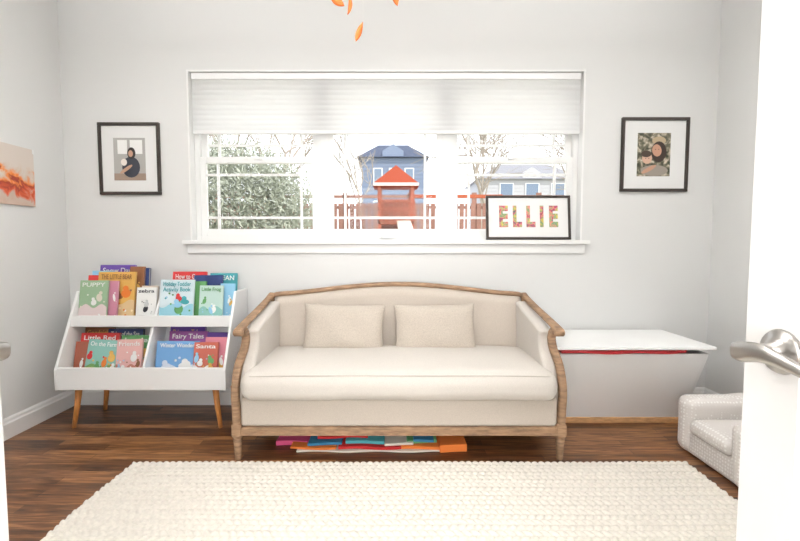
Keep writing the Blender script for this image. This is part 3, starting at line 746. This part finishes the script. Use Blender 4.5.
def tree(name, base, hgt, seed, colr):
    rd = random.Random(seed); cu = bpy.data.curves.new(name, 'CURVE'); cu.dimensions = '3D'; cu.bevel_depth = 1; cu.bevel_resolution = 1
    def br(p, d, ln, r, dep):
        n = 4; pts = [(p.copy(), r)]; q = p.copy(); dd = d.copy()
        for i in range(n):
            dd = (dd+Vector((rd.gauss(0, .12), rd.gauss(0, .12), rd.gauss(0, .06)+.03))).normalized()
            q = q+dd*ln/n; pts.append((q.copy(), r*(1-.45*(i+1)/n)))
            if dep > 0 and i >= (1 if dep < 5 else 2):
                for _ in range(2):
                    nd = (dd+Vector((rd.gauss(0, .6), rd.gauss(0, .6), rd.gauss(0, .35)))).normalized()
                    br(q, nd, ln*rd.uniform(.55, .75), r*.5, dep-1)
        s = cu.splines.new('POLY'); s.points.add(len(pts)-1)
        for k, (a, rr) in enumerate(pts): s.points[k].co = (*a, 1); s.points[k].radius = rr
    br(Vector(base), Vector((0, 0, 1)), hgt*.45, hgt*.012, 3)
    ob = bpy.data.objects.new(name, cu); COL.objects.link(ob); cu.materials.append(colr)
BK = mat('bark', (.32, .28, .24), .9)
for i, (x_, y_, h_) in enumerate([(-9, 24, 9), (-4.6, 18, 7.5), (4.5, 20, 8), (8, 16, 7), (11, 26, 9), (-14, 28, 10), (6.2, 30, 10), (-1.8, 27, 8), (15, 30, 10)]):
    tree('bare_tree', (x_, y_, 1.8), h_, i+3, BK)
rd = random.Random(4); v = []; f = []
for _ in range(26000):
    th_ = rd.uniform(0, 2*math.pi); u_ = rd.uniform(-1, 1); rr = rd.uniform(.3, 1)**.5
    s_ = math.sqrt(1-u_*u_)
    p = Vector((-3.35+1.85*rr*s_*math.cos(th_), 8.6+1.1*rr*s_*math.sin(th_), 1.85+1.35*rr*u_)) + Vector((rd.gauss(0, .12), rd.gauss(0, .12), rd.gauss(0, .12)))
    a = Vector((rd.gauss(0, 1), rd.gauss(0, 1), rd.gauss(0, 1))).normalized(); b_ = a.orthogonal().normalized()
    k = len(v); v += [p-a*.06, p+b_*.014, p+a*.06, p-b_*.014]; f.append((k, k+1, k+2, k+3))
mk('evergreen_shrub', v, f, ramp_mat('needles', [(.3, (.18, .20, .15)), (.7, (.38, .40, .33))], 3))

# ------------------------------------------------------------------ lights
def area(name, loc, rot, sx_, sy_, power, col=(1, 1, 1), parent=None):
    l = bpy.data.lights.new(name, 'AREA'); l.shape = 'RECTANGLE'; l.size = sx_; l.size_y = sy_; l.energy = power; l.color = col
    o = bpy.data.objects.new(name, l); o.location = loc; o.rotation_euler = rot; COL.objects.link(o)
    if parent: o.parent = parent
    return o
EM = mat('fill_panel_glow', (.9, .9, .88), .5)  # glowing face of the added ceiling fill panels
EM.node_tree.nodes['Principled BSDF'].inputs['Emission Color'].default_value = (1, .97, .93, 1)
EM.node_tree.nodes['Principled BSDF'].inputs['Emission Strength'].default_value = 2
for nm, y_, p_ in (('added_ceiling_fill', .75, 14), ('added_ceiling_fill', -1.3, 16)):  # added ceiling panels, out of view, to brighten room and hall
    g = group(nm)
    box('housing', -.6, .6, y_-.6, y_+.6, ZC-.045, ZC-.001, M['trim'], g, bevel=.01)
    box('diffuser', -.57, .57, y_-.57, y_+.57, ZC-.05, ZC-.045, EM, g)
    area('ceiling_fill_light', (0, y_, ZC-.06), (0, 0, 0), 1.1, 1.1, p_, (1, .99, .97), g)
area('hall_fill_light', (0, -2.48, (HW[2]+HW[3])/2), (math.radians(90), 0, 0), 2.1, 2.0, 112, (1, .995, .985))  # added fill light in the hall opening, aimed at the back wall
for x_ in (-1.3, 1.3):  # added uplights above the view, bouncing soft fill off the ceiling
    g = group('added_uplight_fill')
    lathe('bowl', [(.0, -.10), (.10, -.09), (.19, -.04), (.22, 0), (.215, 0), (.185, -.035), (.09, -.08), (.0, -.09)], (x_, 1.35, 2.62), M['trim'], g)
    sweep('stem', [Vector((x_, 1.35, 2.53)), Vector((x_, 1.35, ZC))], (1, 0, 0), .006, .006, M['nickel'], g, sec=8, sq=1)
    area('uplight_fill_light', (x_, 1.35, 2.625), (math.pi, 0, 0), .38, .38, 51, (1, .99, .98), g)
sun = bpy.data.lights.new('sun', 'SUN'); sun.energy = 4.0; sun.angle = .03; sun.color = (1, .97, .92)
so = bpy.data.objects.new('sun', sun); so.rotation_euler = Vector((-.75, .5, -.75)).to_track_quat('-Z', 'Y').to_euler(); COL.objects.link(so)
w = bpy.data.worlds.new('World'); scene.world = w; w.use_nodes = True
bg = w.node_tree.nodes['Background']; bg.inputs[0].default_value = (.93, .965, 1, 1); bg.inputs[1].default_value = 2.4

# ------------------------------------------------------------------ camera
cam = bpy.data.cameras.new('camera'); co = bpy.data.objects.new('camera', cam); COL.objects.link(co)
cam.sensor_width = 36; cam.lens = 430/800*36; cam.shift_x = 7/800; cam.clip_start = .02; cam.clip_end = 300
co.location = (0, 0, 1.2); co.rotation_euler = (math.radians(90-3.4), 0, 0)
scene.camera = co
scene.view_settings.view_transform = 'Standard'
scene.view_settings.exposure = 0.0
